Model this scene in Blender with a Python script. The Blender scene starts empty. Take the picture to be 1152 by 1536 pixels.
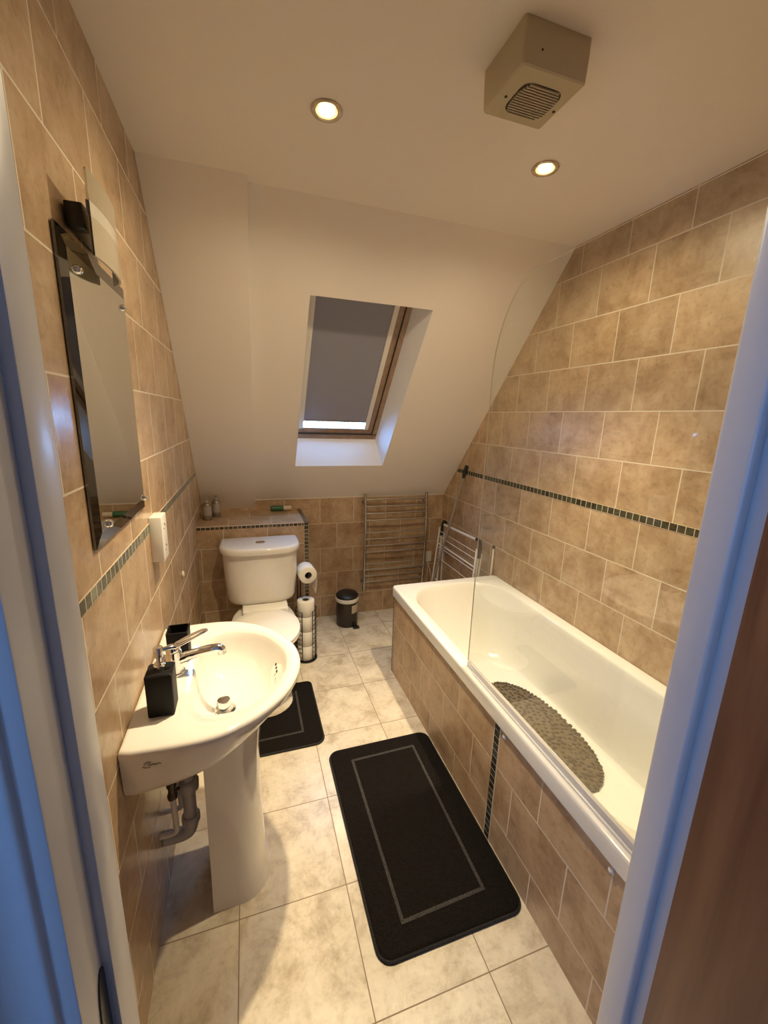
import bpy, bmesh, math, random
from mathutils import Vector, Matrix
random.seed(7)
C = bpy.context.scene.collection
PI = math.pi
# ------------------------------------------------------------------ room size
W, D, HC = 1.7815, 2.922, 2.318
YS, ZK = 1.743, 0.940
YF = 0.427                      # inner face of the door wall
SL = math.hypot(D-YS, HC-ZK)
ES = Vector((0, (D-YS)/SL, (ZK-HC)/SL)); NS = Vector((0, -ES.z, ES.y))
def SP(x, s, d):                # point on the roof slope: x, distance down, depth outward
    return Vector((x, YS, HC)) + ES*s + NS*d

# ------------------------------------------------------------------ helpers
OFF = {}
def tag(o, label=None, cat=None, group=None, kind=None):
    if label: o['label'] = label
    if cat: o['category'] = cat
    if group: o['group'] = group
    if kind: o['kind'] = kind
    return o
def thing(name, label, cat, loc=(0, 0, 0), group=None, kind=None):
    o = bpy.data.objects.new(name, None); C.objects.link(o)
    o.location = loc; o.empty_display_size = .05
    OFF[o.name] = Vector(loc)
    return tag(o, label, cat, group, kind)
def obj(name, bm, mat, parent=None, smooth=True, label=None, angle=40, loc=None, fixn=True):
    if fixn: bmesh.ops.recalc_face_normals(bm, faces=bm.faces[:])
    off = OFF[parent.name] if parent is not None else Vector(loc or (0, 0, 0))
    bmesh.ops.translate(bm, verts=bm.verts[:], vec=-off)
    me = bpy.data.meshes.new(name)
    if smooth:
        for f in bm.faces: f.smooth = True
        for e in bm.edges:
            if len(e.link_faces) == 2 and e.calc_face_angle(0) > math.radians(angle): e.smooth = False
    bm.to_mesh(me); bm.free()
    mats = mat if isinstance(mat, (list, tuple)) else [mat]
    for m in mats: me.materials.append(m)
    o = bpy.data.objects.new(name, me); C.objects.link(o)
    if parent is not None: o.parent = parent
    elif loc: o.location = loc
    OFF[o.name] = off
    if label: o['label'] = label
    return o
def struct(name, bm, mat, parent=None, **k):
    o = obj(name, bm, mat, parent, **k)
    if parent is None: o['kind'] = 'structure'
    return o
def NB(): return bmesh.new()
def box(bm, x0, x1, y0, y1, z0, z1, bev=0, seg=2):
    vs = [bm.verts.new((x, y, z)) for x in (x0, x1) for y in (y0, y1) for z in (z0, z1)]
    fs = [bm.faces.new([vs[i] for i in f]) for f in
          ((0,1,3,2), (4,6,7,5), (0,4,5,1), (2,3,7,6), (0,2,6,4), (1,5,7,3))]
    if bev:
        es = list({e for f in fs for e in f.edges})
        bmesh.ops.bevel(bm, geom=es, offset=bev, segments=seg, profile=.5, affect='EDGES')
    return bm
def prism(bm, pts, vec, bev=0):
    vec = Vector(vec)
    a = [bm.verts.new(p) for p in pts]; b = [bm.verts.new(Vector(p)+vec) for p in pts]
    fs = [bm.faces.new(a), bm.faces.new(b[::-1])]
    n = len(a)
    for i in range(n): fs.append(bm.faces.new((a[i], b[i], b[(i+1) % n], a[(i+1) % n])))
    if bev:
        es = list({e for f in fs[:2] for e in f.edges})
        bmesh.ops.bevel(bm, geom=es, offset=bev, segments=2, profile=.5, affect='EDGES')
    return bm
def loft(bm, loops, cap0=True, cap1=True, closed=True):
    R = [[bm.verts.new(p) for p in L] for L in loops]
    n = len(R[0])
    for a, b in zip(R, R[1:]):
        for i in range(n if closed else n-1):
            j = (i+1) % n
            bm.faces.new((a[i], a[j], b[j], b[i]))
    if cap0: bm.faces.new(R[0][::-1])
    if cap1: bm.faces.new(R[-1])
    return R
def lathe(bm, prof, c=(0, 0, 0), n=32, axis='z', M=None):
    c = Vector(c); R = []
    for r, h in prof:
        ring = []
        for i in range(n):
            a = 2*PI*i/n
            p = Vector((r*math.cos(a), r*math.sin(a), h))
            if axis == 'x': p = Vector((p.z, p.x, p.y))
            if axis == 'y': p = Vector((p.x, p.z, p.y))
            if M is not None: p = M @ p
            ring.append(bm.verts.new(c+p))
        R.append(ring)
    for a, b in zip(R, R[1:]):
        for i in range(n):
            j = (i+1) % n; bm.faces.new((a[i], a[j], b[j], b[i]))
    bm.faces.new(R[0][::-1]); bm.faces.new(R[-1])
    return bm
def ringlathe(bm, prof, c=(0, 0, 0), n=32, axis='z', M=None):   # closed profile (torus like)
    c = Vector(c); R = []
    for r, h in prof:
        ring = []
        for i in range(n):
            a = 2*PI*i/n
            p = Vector((r*math.cos(a), r*math.sin(a), h))
            if axis == 'x': p = Vector((p.z, p.x, p.y))
            if axis == 'y': p = Vector((p.x, p.z, p.y))
            if M is not None: p = M @ p
            ring.append(bm.verts.new(c+p))
        R.append(ring)
    for k in range(len(R)):
        a, b = R[k], R[(k+1) % len(R)]
        for i in range(n):
            j = (i+1) % n; bm.faces.new((a[i], a[j], b[j], b[i]))
    return bm
def tube(bm, pts, r, n=10, closed=False):
    P = [Vector(p) for p in pts]; m = len(P)
    rad = r if isinstance(r, (list, tuple)) else [r]*m
    T = []
    for i in range(m):
        a = P[i-1] if (i > 0 or closed) else P[i]; b = P[(i+1) % m] if (i < m-1 or closed) else P[i]
        T.append((b-a).normalized())
    up = Vector((0, 0, 1)) if abs(T[0].z) < .9 else Vector((1, 0, 0))
    N = (up - T[0]*up.dot(T[0])).normalized(); R = []
    for i in range(m):
        N = (N - T[i]*N.dot(T[i])).normalized(); B = T[i].cross(N)
        R.append([bm.verts.new(P[i] + (N*math.cos(2*PI*k/n) + B*math.sin(2*PI*k/n))*rad[i]) for k in range(n)])
    rng = range(m if closed else m-1)
    for i in rng:
        a, b = R[i], R[(i+1) % m]
        for k in range(n):
            j = (k+1) % n; bm.faces.new((a[k], a[j], b[j], b[k]))
    if not closed:
        bm.faces.new(R[0][::-1]); bm.faces.new(R[-1])
    return bm
def smooth(pts, k=6, closed=False):
    P = [Vector(p) for p in pts]; out = []; n = len(P)
    for i in range(n if closed else n-1):
        g = lambda j: P[j % n] if closed else P[max(0, min(n-1, j))]
        p0, p1, p2, p3 = g(i-1), g(i), g(i+1), g(i+2)
        for s in range(k):
            t = s/k
            out.append(.5*((2*p1)+(p2-p0)*t+(2*p0-5*p1+4*p2-p3)*t*t+(3*p1-p0-3*p2+p3)*t**3))
    if not closed: out.append(P[-1])
    return out
def rr(cx, cy, hx, hy, r, z, n=12):     # rounded rectangle, 4 n points, r may be one radius per corner (+x+y, -x+y, -x-y, +x-y)
    rs = r if isinstance(r, (list, tuple)) else [r]*4
    L = []
    for q, (sx, sy) in enumerate(((1, 1), (-1, 1), (-1, -1), (1, -1))):
        R_ = rs[q]
        rx, ry = R_ if isinstance(R_, (list, tuple)) else (R_, R_)
        rx = min(rx, hx*.999); ry = min(ry, hy*.999)
        for i in range(n):
            a = PI/2*(q + i/(n-1))
            L.append(Vector((cx+sx*(hx-rx)+rx*math.cos(a), cy+sy*(hy-ry)+ry*math.sin(a), z)))
    return L
def lerpL(A, B, t): return [a.lerp(b, t) for a, b in zip(A, B)]

# ------------------------------------------------------------------ materials
def M_(name):
    m = bpy.data.materials.new(name); m.use_nodes = True
    return m, m.node_tree, m.node_tree.nodes['Principled BSDF']
def plain(name, col, rough=.5, metal=0, spec=.5, bump=0, bscale=50, trans=0, coat=0, emis=None, es=0, sheen=0):
    m, nt, b = M_(name)
    b.inputs['Base Color'].default_value = (*col, 1); b.inputs['Roughness'].default_value = rough
    b.inputs['Metallic'].default_value = metal; b.inputs['Specular IOR Level'].default_value = spec
    b.inputs['Transmission Weight'].default_value = trans; b.inputs['Coat Weight'].default_value = coat
    b.inputs['Sheen Weight'].default_value = sheen
    if emis: b.inputs['Emission Color'].default_value = (*emis, 1); b.inputs['Emission Strength'].default_value = es
    N = nt.nodes; L = nt.links
    tc = N.new('ShaderNodeTexCoord'); no = N.new('ShaderNodeTexNoise')
    no.inputs['Scale'].default_value = bscale; no.inputs['Detail'].default_value = 6
    L.new(tc.outputs['Object'], no.inputs['Vector'])
    if bump:
        bp = N.new('ShaderNodeBump'); bp.inputs['Strength'].default_value = bump; bp.inputs['Distance'].default_value = .002
        L.new(no.outputs['Fac'], bp.inputs['Height']); L.new(bp.outputs['Normal'], b.inputs['Normal'])
    mx = N.new('ShaderNodeMix'); mx.data_type = 'RGBA'; mx.blend_type = 'MULTIPLY'
    mx.inputs[0].default_value = .06
    mx.inputs[6].default_value = (*col, 1); L.new(no.outputs['Fac'], mx.inputs[7]); L.new(mx.outputs[2], b.inputs['Base Color'])
    return m
def mathn(nt, op, a, b=None):
    n = nt.nodes.new('ShaderNodeMath'); n.operation = op
    for i, v in enumerate((a, b)):
        if v is None: continue
        if isinstance(v, (int, float)): n.inputs[i].default_value = v
        else: nt.links.new(v, n.inputs[i])
    return n.outputs[0]
def tile_mat(name, ua, va, u0, vhi, bw, rh, split=None, vlo=0, off=.5, mortar=.0024,
             dark=(.33, .21, .115), mid=(.47, .325, .195), light=(.59, .44, .29), grout=(.70, .61, .48),
             rough=.36, nscale=8, var=.16, speck=0):
    m, nt, b = M_(name); N = nt.nodes; L = nt.links
    g = N.new('ShaderNodeNewGeometry'); s = N.new('ShaderNodeSeparateXYZ'); L.new(g.outputs['Position'], s.inputs[0])
    u = mathn(nt, 'ADD', s.outputs[ua], u0)
    v = mathn(nt, 'ADD', s.outputs[va], vhi)
    if split is not None:
        lt = mathn(nt, 'LESS_THAN', s.outputs[va], split)
        v = mathn(nt, 'ADD', v, mathn(nt, 'MULTIPLY', lt, vlo-vhi))
    cb = N.new('ShaderNodeCombineXYZ'); L.new(u, cb.inputs[0]); L.new(v, cb.inputs[1])
    br = N.new('ShaderNodeTexBrick'); L.new(cb.outputs[0], br.inputs['Vector'])
    br.offset = off; br.offset_frequency = 2; br.squash = 1
    br.inputs['Scale'].default_value = 1; br.inputs['Brick Width'].default_value = bw; br.inputs['Row Height'].default_value = rh
    br.inputs['Mortar Size'].default_value = mortar; br.inputs['Mortar Smooth'].default_value = .15; br.inputs['Bias'].default_value = 0
    br.inputs['Color1'].default_value = (0, 0, 0, 1); br.inputs['Color2'].default_value = (1, 1, 1, 1); br.inputs['Mortar'].default_value = (.5, .5, .5, 1)
    # each tile has its own piece of the marbling
    no = N.new('ShaderNodeTexNoise'); no.noise_dimensions = '4D'; L.new(cb.outputs[0], no.inputs['Vector'])
    sc = N.new('ShaderNodeSeparateColor'); L.new(br.outputs['Color'], sc.inputs[0])
    L.new(mathn(nt, 'MULTIPLY', sc.outputs[0], 40), no.inputs['W'])
    no.inputs['Scale'].default_value = nscale; no.inputs['Detail'].default_value = 12; no.inputs['Roughness'].default_value = .70; no.inputs['Distortion'].default_value = .35
    cr = N.new('ShaderNodeValToRGB'); L.new(no.outputs['Fac'], cr.inputs[0])
    e = cr.color_ramp.elements; e[0].position = .345; e[0].color = (*dark, 1); e[1].position = .67; e[1].color = (*light, 1)
    k = cr.color_ramp.elements.new(.5); k.color = (*mid, 1)
    # per tile tone
    hs = N.new('ShaderNodeHueSaturation'); L.new(cr.outputs[0], hs.inputs['Color'])
    L.new(mathn(nt, 'ADD', mathn(nt, 'MULTIPLY', sc.outputs[0], var), 1-var/2), hs.inputs['Value'])
    # fine pits
    n2 = N.new('ShaderNodeTexNoise'); L.new(cb.outputs[0], n2.inputs['Vector']); n2.inputs['Scale'].default_value = 55; n2.inputs['Detail'].default_value = 5
    cr2 = N.new('ShaderNodeValToRGB'); L.new(n2.outputs['Fac'], cr2.inputs[0])
    cr2.color_ramp.elements[0].position = .30; cr2.color_ramp.elements[0].color = (.62, .58, .5, 1)
    cr2.color_ramp.elements[1].position = .46; cr2.color_ramp.elements[1].color = (1, 1, 1, 1)
    mu = N.new('ShaderNodeMix'); mu.data_type = 'RGBA'; mu.blend_type = 'MULTIPLY'; mu.inputs[0].default_value = .45+speck
    L.new(hs.outputs[0], mu.inputs[6]); L.new(cr2.outputs[0], mu.inputs[7])
    mx = N.new('ShaderNodeMix'); mx.data_type = 'RGBA'; L.new(br.outputs['Fac'], mx.inputs[0])
    L.new(mu.outputs[2], mx.inputs[6]); mx.inputs[7].default_value = (*grout, 1)
    L.new(mx.outputs[2], b.inputs['Base Color'])
    L.new(mathn(nt, 'ADD', mathn(nt, 'MULTIPLY', br.outputs['Fac'], .5), rough), b.inputs['Roughness'])
    bp = N.new('ShaderNodeBump'); bp.inputs['Strength'].default_value = .6; bp.inputs['Distance'].default_value = .0015
    L.new(mathn(nt, 'SUBTRACT', mathn(nt, 'MULTIPLY', no.outputs['Fac'], .25), br.outputs['Fac']), bp.inputs['Height'])
    L.new(bp.outputs[0], b.inputs['Normal'])
    return m
def mosaic_mat(name, ua, va, u0=0, v0=0, pu=.0253, pv=.028, c1=(.035, .045, .035), c2=(.13, .13, .09), grout=(.62, .52, .38)):
    m = tile_mat(name, ua, va, u0, v0, pu, pv, off=0, mortar=.0016, dark=c1, mid=tuple((a+b)/2 for a, b in zip(c1, c2)), light=c2, grout=grout, rough=.2, nscale=30, var=.9)
    return m
T_R = tile_mat('tile_right', 1, 2, -1.1866, -1.578+2.025, .2533, .2025, 1.16, -1.148+1.62)
T_L = tile_mat('tile_left', 1, 2, -.8283+2.533, -1.5765+2.025, .2533, .2025, 1.16, -1.148+1.62, rough=.24)
T_B = tile_mat('tile_back', 0, 2, -.79, -.94+1.925, .2533, .1925)
T_G = tile_mat('tile_ledge', 0, 2, -.40, -.73+1.8, .2533, .2)
T_GT = tile_mat('tile_ledge_top', 0, 1, -.30, -2.524+2.0, .2533, .2, off=.5)
T_P = tile_mat('tile_panel', 1, 2, -.8006, -.33+1.8, .2533, .2)
T_F = tile_mat('tile_floor', 0, 1, -.2198, -2.0395+.3366*10, .3366, .3366, off=0, mortar=.0017, dark=(.40, .32, .22), mid=(.63, .55, .425), light=(.73, .66, .535), grout=(.27, .20, .13), rough=.3, nscale=9, var=.06, speck=-.15)
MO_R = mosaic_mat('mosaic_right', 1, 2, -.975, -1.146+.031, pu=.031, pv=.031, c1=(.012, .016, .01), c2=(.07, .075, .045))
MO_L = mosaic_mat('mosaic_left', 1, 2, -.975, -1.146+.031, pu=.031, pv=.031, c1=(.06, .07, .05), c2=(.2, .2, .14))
MO_G = mosaic_mat('mosaic_ledge', 0, 2, 0, -.846, pv=.03, c1=(.045, .035, .02), c2=(.15, .12, .07))
MO_GV = mosaic_mat('mosaic_ledge_side', 0, 2, -.622+.028, -.846, pu=.028, pv=.0253, c1=(.05, .05, .04), c2=(.17, .16, .11))
MO_GT = mosaic_mat('mosaic_ledge_top', 0, 1, -.622+.028, 0, pu=.028, pv=.0253, c1=(.04, .03, .02), c2=(.1, .08, .05), grout=(.3, .24, .17))
MO_P = mosaic_mat('mosaic_panel', 1, 2, -1.02, 0, pu=.032, pv=.0275, c1=(.02, .022, .02), c2=(.09, .09, .075), grout=(.45, .38, .29))
def paint(name, col, rough=.7):
    return plain(name, col, rough, bump=.12, bscale=180)
PAINT = paint('cream_paint', (.87, .81, .74))
REVEAL = paint('reveal_paint', (.84, .84, .84))
FRAME = plain('gloss_frame_paint', (.70, .70, .71), .32, bump=.1, bscale=30)
HALL = paint('hall_paint', (.7, .7, .7))
BEAD = plain('sealant', (.68, .58, .45), .4)
CER = plain('ceramic', (.80, .77, .71), .09, coat=.4)
ACR = plain('acrylic', (.78, .765, .72), .14, coat=.3)
SEATM = plain('seat_plastic', (.82, .79, .74), .22)
CHROME = plain('chrome', (.85, .85, .85), .07, metal=1)
BRUSH = plain('brushed_steel', (.55, .53, .5), .24, metal=1)
BLACKG = plain('black_resin', (.008, .007, .007), .55, spec=.2, bump=.1)
BLACKP = plain('black_plastic', (.015, .014, .014), .35)
BLACKW = plain('black_wire', (.02, .018, .018), .35, metal=.4)
WPL = plain('white_plastic', (.78, .75, .70), .35)
GREYP = plain('grey_pipe', (.56, .54, .52), .35)
PAPER = plain('tissue', (.83, .8, .74), .9, bump=.5, bscale=120)
CARD = plain('cardboard', (.12, .09, .06), .9)
FANM = plain('aged_plastic', (.54, .47, .31), .45)
DARK = plain('dark_gap', (.03, .025, .02), .7)
MIR = plain('mirror_silver', (.80, .82, .76), .01, metal=1)
MIRB = plain('mirror_bevel', (.17, .175, .17), .03, metal=1)
GREEN = plain('green_plastic', (.03, .13, .06), .35)
BINM = plain('bin_metal', (.045, .035, .028), .3, metal=.3)
ALU = plain('white_aluminium', (.72, .71, .70), .28, metal=.15)
BLIND = None
def wood(name, c1, c2, rough=.45, axis=2, sc=14):
    m, nt, b = M_(name); N = nt.nodes; L = nt.links
    g = N.new('ShaderNodeTexCoord'); mp = N.new('ShaderNodeMapping'); L.new(g.outputs['Object'], mp.inputs[0])
    s = [sc]*3; s[axis] = sc*.06; mp.inputs['Scale'].default_value = s
    no = N.new('ShaderNodeTexNoise'); L.new(mp.outputs[0], no.inputs['Vector']); no.inputs['Scale'].default_value = 2.2; no.inputs['Detail'].default_value = 8; no.inputs['Distortion'].default_value = .6
    cr = N.new('ShaderNodeValToRGB'); L.new(no.outputs['Fac'], cr.inputs[0])
    cr.color_ramp.elements[0].position = .3; cr.color_ramp.elements[0].color = (*c1, 1); cr.color_ramp.elements[1].position = .7; cr.color_ramp.elements[1].color = (*c2, 1)
    L.new(cr.outputs[0], b.inputs['Base Color']); b.inputs['Roughness'].default_value = rough
    return m
DOORW = wood('brown_door_wood', (.13, .045, .02), (.26, .11, .05), .4)
PINE = wood('window_wood', (.24, .15, .10), (.36, .24, .16), .4, axis=1)
def fabric(name, col, col2, scale=260):
    m, nt, b = M_(name); N = nt.nodes; L = nt.links
    g = N.new('ShaderNodeTexCoord'); no = N.new('ShaderNodeTexNoise'); L.new(g.outputs['Object'], no.inputs['Vector']); no.inputs['Scale'].default_value = scale; no.inputs['Detail'].default_value = 4
    cr = N.new('ShaderNodeValToRGB'); L.new(no.outputs['Fac'], cr.inputs[0])
    cr.color_ramp.elements[0].position = .35; cr.color_ramp.elements[0].color = (*col, 1); cr.color_ramp.elements[1].position = .7; cr.color_ramp.elements[1].color = (*col2, 1)
    L.new(cr.outputs[0], b.inputs['Base Color']); b.inputs['Roughness'].default_value = .95; b.inputs['Specular IOR Level'].default_value = .15
    bp = N.new('ShaderNodeBump'); bp.inputs['Strength'].default_value = .9; bp.inputs['Distance'].default_value = .004
    L.new(no.outputs['Fac'], bp.inputs['Height']); L.new(bp.outputs[0], b.inputs['Normal'])
    return m
PILE = fabric('black_pile', (.004, .003, .0025), (.013, .010, .008))
BAND = fabric('grey_low_pile', (.02, .018, .017), (.10, .092, .088), 500)
BIND = fabric('binding', (.018, .017, .018), (.05, .047, .047), 400)
def glassmat(name, tint=(.97, .985, .97), gl=1.0):
    m = bpy.data.materials.new(name); m.use_nodes = True; nt = m.node_tree; N = nt.nodes; L = nt.links
    N.remove(N['Principled BSDF']); out = N['Material Output']
    tr = N.new('ShaderNodeBsdfTransparent'); tr.inputs[0].default_value = (*tint, 1)
    gs = N.new('ShaderNodeBsdfGlossy'); gs.inputs['Roughness'].default_value = .01; gs.inputs[0].default_value = (1, 1, 1, 1)
    g = N.new('ShaderNodeNewGeometry'); vm = N.new('ShaderNodeVectorMath'); vm.operation = 'DOT_PRODUCT'
    L.new(g.outputs['Incoming'], vm.inputs[0]); L.new(g.outputs['Normal'], vm.inputs[1])
    k = mathn(nt, 'POWER', mathn(nt, 'SUBTRACT', 1.0, mathn(nt, 'ABSOLUTE', vm.outputs['Value'])), 5.0)
    fac = mathn(nt, 'ADD', mathn(nt, 'MULTIPLY', k, .95), .04)
    mx = N.new('ShaderNodeMixShader'); L.new(mathn(nt, 'MULTIPLY', fac, gl), mx.inputs[0])
    L.new(tr.outputs[0], mx.inputs[1]); L.new(gs.outputs[0], mx.inputs[2]); L.new(mx.outputs[0], out.inputs[0])
    return m
GLASS = glassmat('clear_glass')
GEDGE = plain('glass_edge', (.66, .60, .47), .12)
def _frost3():
    m = glassmat('half_clear_glass', (.80, .74, .62), 1.5)
    nt = m.node_tree; out = nt.nodes['Material Output']; src = out.inputs[0].links[0].from_socket
    d = nt.nodes.new('ShaderNodeBsdfDiffuse'); d.inputs[0].default_value = (.62, .56, .44, 1)
    mx = nt.nodes.new('ShaderNodeMixShader'); mx.inputs[0].default_value = .45
    nt.links.new(src, mx.inputs[1]); nt.links.new(d.outputs[0], mx.inputs[2]); nt.links.new(mx.outputs[0], out.inputs[0]); return m
FROST3 = _frost3()
def translucent(name, col, tcol, f, rough=.6):
    m = bpy.data.materials.new(name); m.use_nodes = True; nt = m.node_tree; N = nt.nodes; L = nt.links
    N.remove(N['Principled BSDF']); out = N['Material Output']
    d = N.new('ShaderNodeBsdfDiffuse'); d.inputs[0].default_value = (*col, 1)
    t = N.new('ShaderNodeBsdfTranslucent'); t.inputs[0].default_value = (*tcol, 1)
    mx = N.new('ShaderNodeMixShader'); mx.inputs[0].default_value = f
    L.new(d.outputs[0], mx.inputs[1]); L.new(t.outputs[0], mx.inputs[2]); L.new(mx.outputs[0], out.inputs[0])
    return m
BLIND = translucent('blind_fabric', (.30, .30, .36), (.33, .33, .38), .003)
FROST = plain('frosted_glass', (.62, .55, .42), .18)
FROST2 = plain('frosted_glass_light', (.76, .72, .62), .15)

# ================================================================== SETTING
# floor
struct('floor', box(NB(), -.1, W+.1, .345, D+.12, -.1, 0), T_F, smooth=False)
def side_wall(x0, x1, name, mat):
    b = NB()
    prism(b, [(x0, .345, -.1), (x0, D+.12, -.1), (x0, D+.12, ZK-.09), (x0, YS+.03, HC+.06), (x0, .345, HC+.06)], (x1-x0, 0, 0))
    return struct(name, b, mat, smooth=False)
side_wall(-.1, 0, 'wall_left', T_L)
side_wall(W, W+.1, 'wall_right', T_R)
struct('wall_back', box(NB(), 0, W, D, D+.12, -.0, ZK), T_B, smooth=False)
b = NB(); box(b, .34, W, D-.006, D+.001, ZK-.004, ZK+.006, .002)
struct('trim_1', b, BEAD)
struct('ceiling', box(NB(), 0, W, .345, YS, HC, HC+.06), PAINT, smooth=False)
# roof slope with the window hole (reveals included: splayed right side, upright bottom)
b = NB()
sx0, sx1, st, sb = .593, 1.186, .368, 1.472
dw = .12
O = [SP(0, 0, 0), SP(W, 0, 0), SP(W, SL, 0), SP(0, SL, 0)]
I = [SP(sx0, st, 0), SP(sx1, st, 0), SP(sx1, sb, 0), SP(sx0, sb, 0)]
J = [SP(.600, .375, dw), SP(1.131, .375, dw), SP(1.131, 1.340, dw), SP(.600, 1.340, dw)]
O2 = [p + NS*dw for p in O]
vs = {k: [b.verts.new(p) for p in L] for k, L in (('O', O), ('I', I), ('J', J), ('P', O2))}
for i in range(4):
    j = (i+1) % 4
    f = b.faces.new((vs['O'][i], vs['O'][j], vs['I'][j], vs['I'][i])); f.material_index = 0
    f = b.faces.new((vs['I'][i], vs['I'][j], vs['J'][j], vs['J'][i])); f.material_index = 1
    f = b.faces.new((vs['J'][i], vs['J'][j], vs['P'][j], vs['P'][i])); f.material_index = 0
    f = b.faces.new((vs['P'][i], vs['P'][j], vs['O'][j], vs['O'][i])); f.material_index = 0
struct('ceiling.001', b, [PAINT, REVEAL], smooth=False)
# boxed-out strip of the slope above the ledge
b = NB()
prism(b, [SP(0.0, 0, 0), SP(0.0, -.030, -.035), SP(0.0, 1.862, -.035), SP(0.0, 1.91, 0)], (.34, 0, 0), .002)
struct('trim_2', b, PAINT, smooth=False)
# tiled ledge boxing behind the toilet
LX, LY, LZ = .651, 2.524, .868
b = NB(); box(b, 0, LX, LY, D, 0, LZ)
for f in b.faces:
    if f.normal.z > .5 or (abs(f.calc_center_median().z-LZ) < 1e-4): f.material_index = 1
lg = struct('trim_3', b, [T_G, T_GT], smooth=False)
lg['label'] = 'tiled boxed-in ledge behind the toilet'
b = NB(); box(b, .0, LX-.031, LY-.0015, LY+.001, LZ-.020, LZ-.004); obj('mosaic_edge', b, MO_G, lg, smooth=False, label='row of small dark mosaic tiles')
b = NB(); box(b, LX-.030, LX-.002, LY-.0015, LY+.001, 0.002, LZ-.004); obj('mosaic_edge', b, MO_GV, lg, smooth=False, label='upright strip of small dark mosaic tiles')
b = NB(); box(b, LX-.030, LX-.002, LY, D-.008, LZ-.001, LZ+.0015); obj('mosaic_edge', b, MO_GT, lg, smooth=False, label='dark mosaic strip along the top edge')
b = NB(); box(b, 0, LX-.031, LY-.003, LY+.002, LZ-.004, LZ+.001, .001); obj('edge_trim', b, BEAD, lg)
# mosaic borders on the side walls
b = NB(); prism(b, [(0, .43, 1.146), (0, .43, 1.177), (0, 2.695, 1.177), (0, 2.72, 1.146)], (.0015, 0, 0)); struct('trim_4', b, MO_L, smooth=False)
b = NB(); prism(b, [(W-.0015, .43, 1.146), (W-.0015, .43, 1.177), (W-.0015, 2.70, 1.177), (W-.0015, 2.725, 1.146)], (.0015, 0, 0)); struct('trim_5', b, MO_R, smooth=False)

# window (roof light) : frame > sash > pane, blind
win = thing('window_1', 'roof window with grey blackout blind almost fully pulled down', 'window', SP(.86, 1.34, dw), kind='structure')
def slab(bm, x0, x1, s0, s1, d0, d1, bev=.001):
    prism(bm, [SP(x0, s0, d0), SP(x1, s0, d0), SP(x1, s1, d0), SP(x0, s1, d0)], NS*(d1-d0), bev); return bm
def ringslab(bm, X, S, w, d0, d1):
    x0, x1 = X; s0, s1 = S; l, r_, t, b_ = w
    slab(bm, x0, x0+l, s0, s1, d0, d1); slab(bm, x1-r_, x1, s0, s1, d0, d1)
    slab(bm, x0+l, x1-r_, s0, s0+t, d0, d1); slab(bm, x0+l, x1-r_, s1-b_, s1, d0, d1)
b = NB(); ringslab(b, (.590, 1.141), (.330, 1.350), (.020, .040, .03, .048), .120, .160); obj('window_frame', b, PINE, win, smooth=False)
b = NB(); ringslab(b, (.613, 1.098), (.362, 1.296), (.022, .034, .03, .040), .128, .152); sash = obj('sash', b, PINE, win, smooth=False)
b = NB(); slab(b, .630, 1.07, .38, 1.262, .142, .146); obj('pane', b, GLASS, sash, smooth=False)
b = NB(); slab(b, .612, .640, .390, 1.258, .122, .134); obj('blind_rail', b, WPL, win); b = NB(); slab(b, 1.037, 1.064, .390, 1.258, .122, .134); obj('blind_rail', b, WPL, win)
b = NB(); slab(b, .634, 1.042, .39, 1.196, .131, .1325); bl = obj('blind', b, BLIND, win, smooth=False, label='grey blackout blind')
b = NB(); slab(b, .636, 1.040, 1.194, 1.203, .126, .136); obj('blind_bar', b, BRUSH, bl)
b = NB(); slab(b, .600, 1.131, 1.2955, 1.3025, .1185, .155, .0005); slab(b, 1.0975, 1.1015, .36, 1.2955, .1185, .155, .0005); obj('window_gap_shade', b, DARK, win)  # dark strip for the shaded sash gap, deepened to stop light leaking

# door wall with the doorway
OX0, OX1, DZ = .1395, .9625, 2.03
b = NB(); box(b, 0, OX0-.025, .345, YF, 0, HC); box(b, OX1+.025, W, .345, YF, 0, HC); box(b, OX0-.025, OX1+.025, .345, YF, DZ+.025, HC)
struct('wall_front', b, T_L, smooth=False)
fr = thing('door_1', 'white painted door frame with brown wooden door opened outward', 'door', (OX0, .36, 0), kind='structure')
b = NB()
box(b, OX0-.025, OX0, .325, YF, 0, DZ, .002); obj('door_lining', b, FRAME, fr)
b = NB(); box(b, OX1, OX1+.025, .325, YF, 0, DZ, .002); obj('door_lining', b, FRAME, fr)
b = NB(); box(b, OX0-.025, OX1+.025, .325, YF, DZ, DZ+.025, .002); obj('door_lining', b, FRAME, fr)
b = NB(); box(b, OX0-.001, .149, .374, .4195, 0, DZ-.024, .002); obj('door_stop', b, FRAME, fr)
b = NB(); box(b, .943, OX1+.001, .368, .4195, 0, DZ-.024, .007, 3); obj('door_stop', b, FRAME, fr)
b = NB(); box(b, .149, .943, .374, .4195, DZ-.024, DZ+.001, .002); obj('door_stop', b, FRAME, fr)
# moulded architrave on the hall side
def architrave(b, xi, sgn, z0, z1):
    prof = [(0, .338), (0, .332), (.003, .3285), (.006, .331), (.009, .333), (.011, .328), (.014, .3225), (.018, .3205), (.023, .3235), (.052, .316), (.058, .309), (.066, .308), (.070, .313), (.070, .338)]
    prism(b, [(xi+sgn*u, y, z0) for u, y in prof], (0, 0, z1-z0))
b = NB(); architrave(b, OX0-.001, -1, 0, DZ+.06); obj('architrave', b, FRAME, fr, angle=60)
b = NB(); architrave(b, OX1+.001, 1, 0, DZ+.06); obj('architrave', b, FRAME, fr, angle=60)
b = NB(); box(b, OX0-.004, OX1+.004, .308, .334, DZ+.004, DZ+.072, .004); obj('architrave', b, FRAME, fr)
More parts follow.
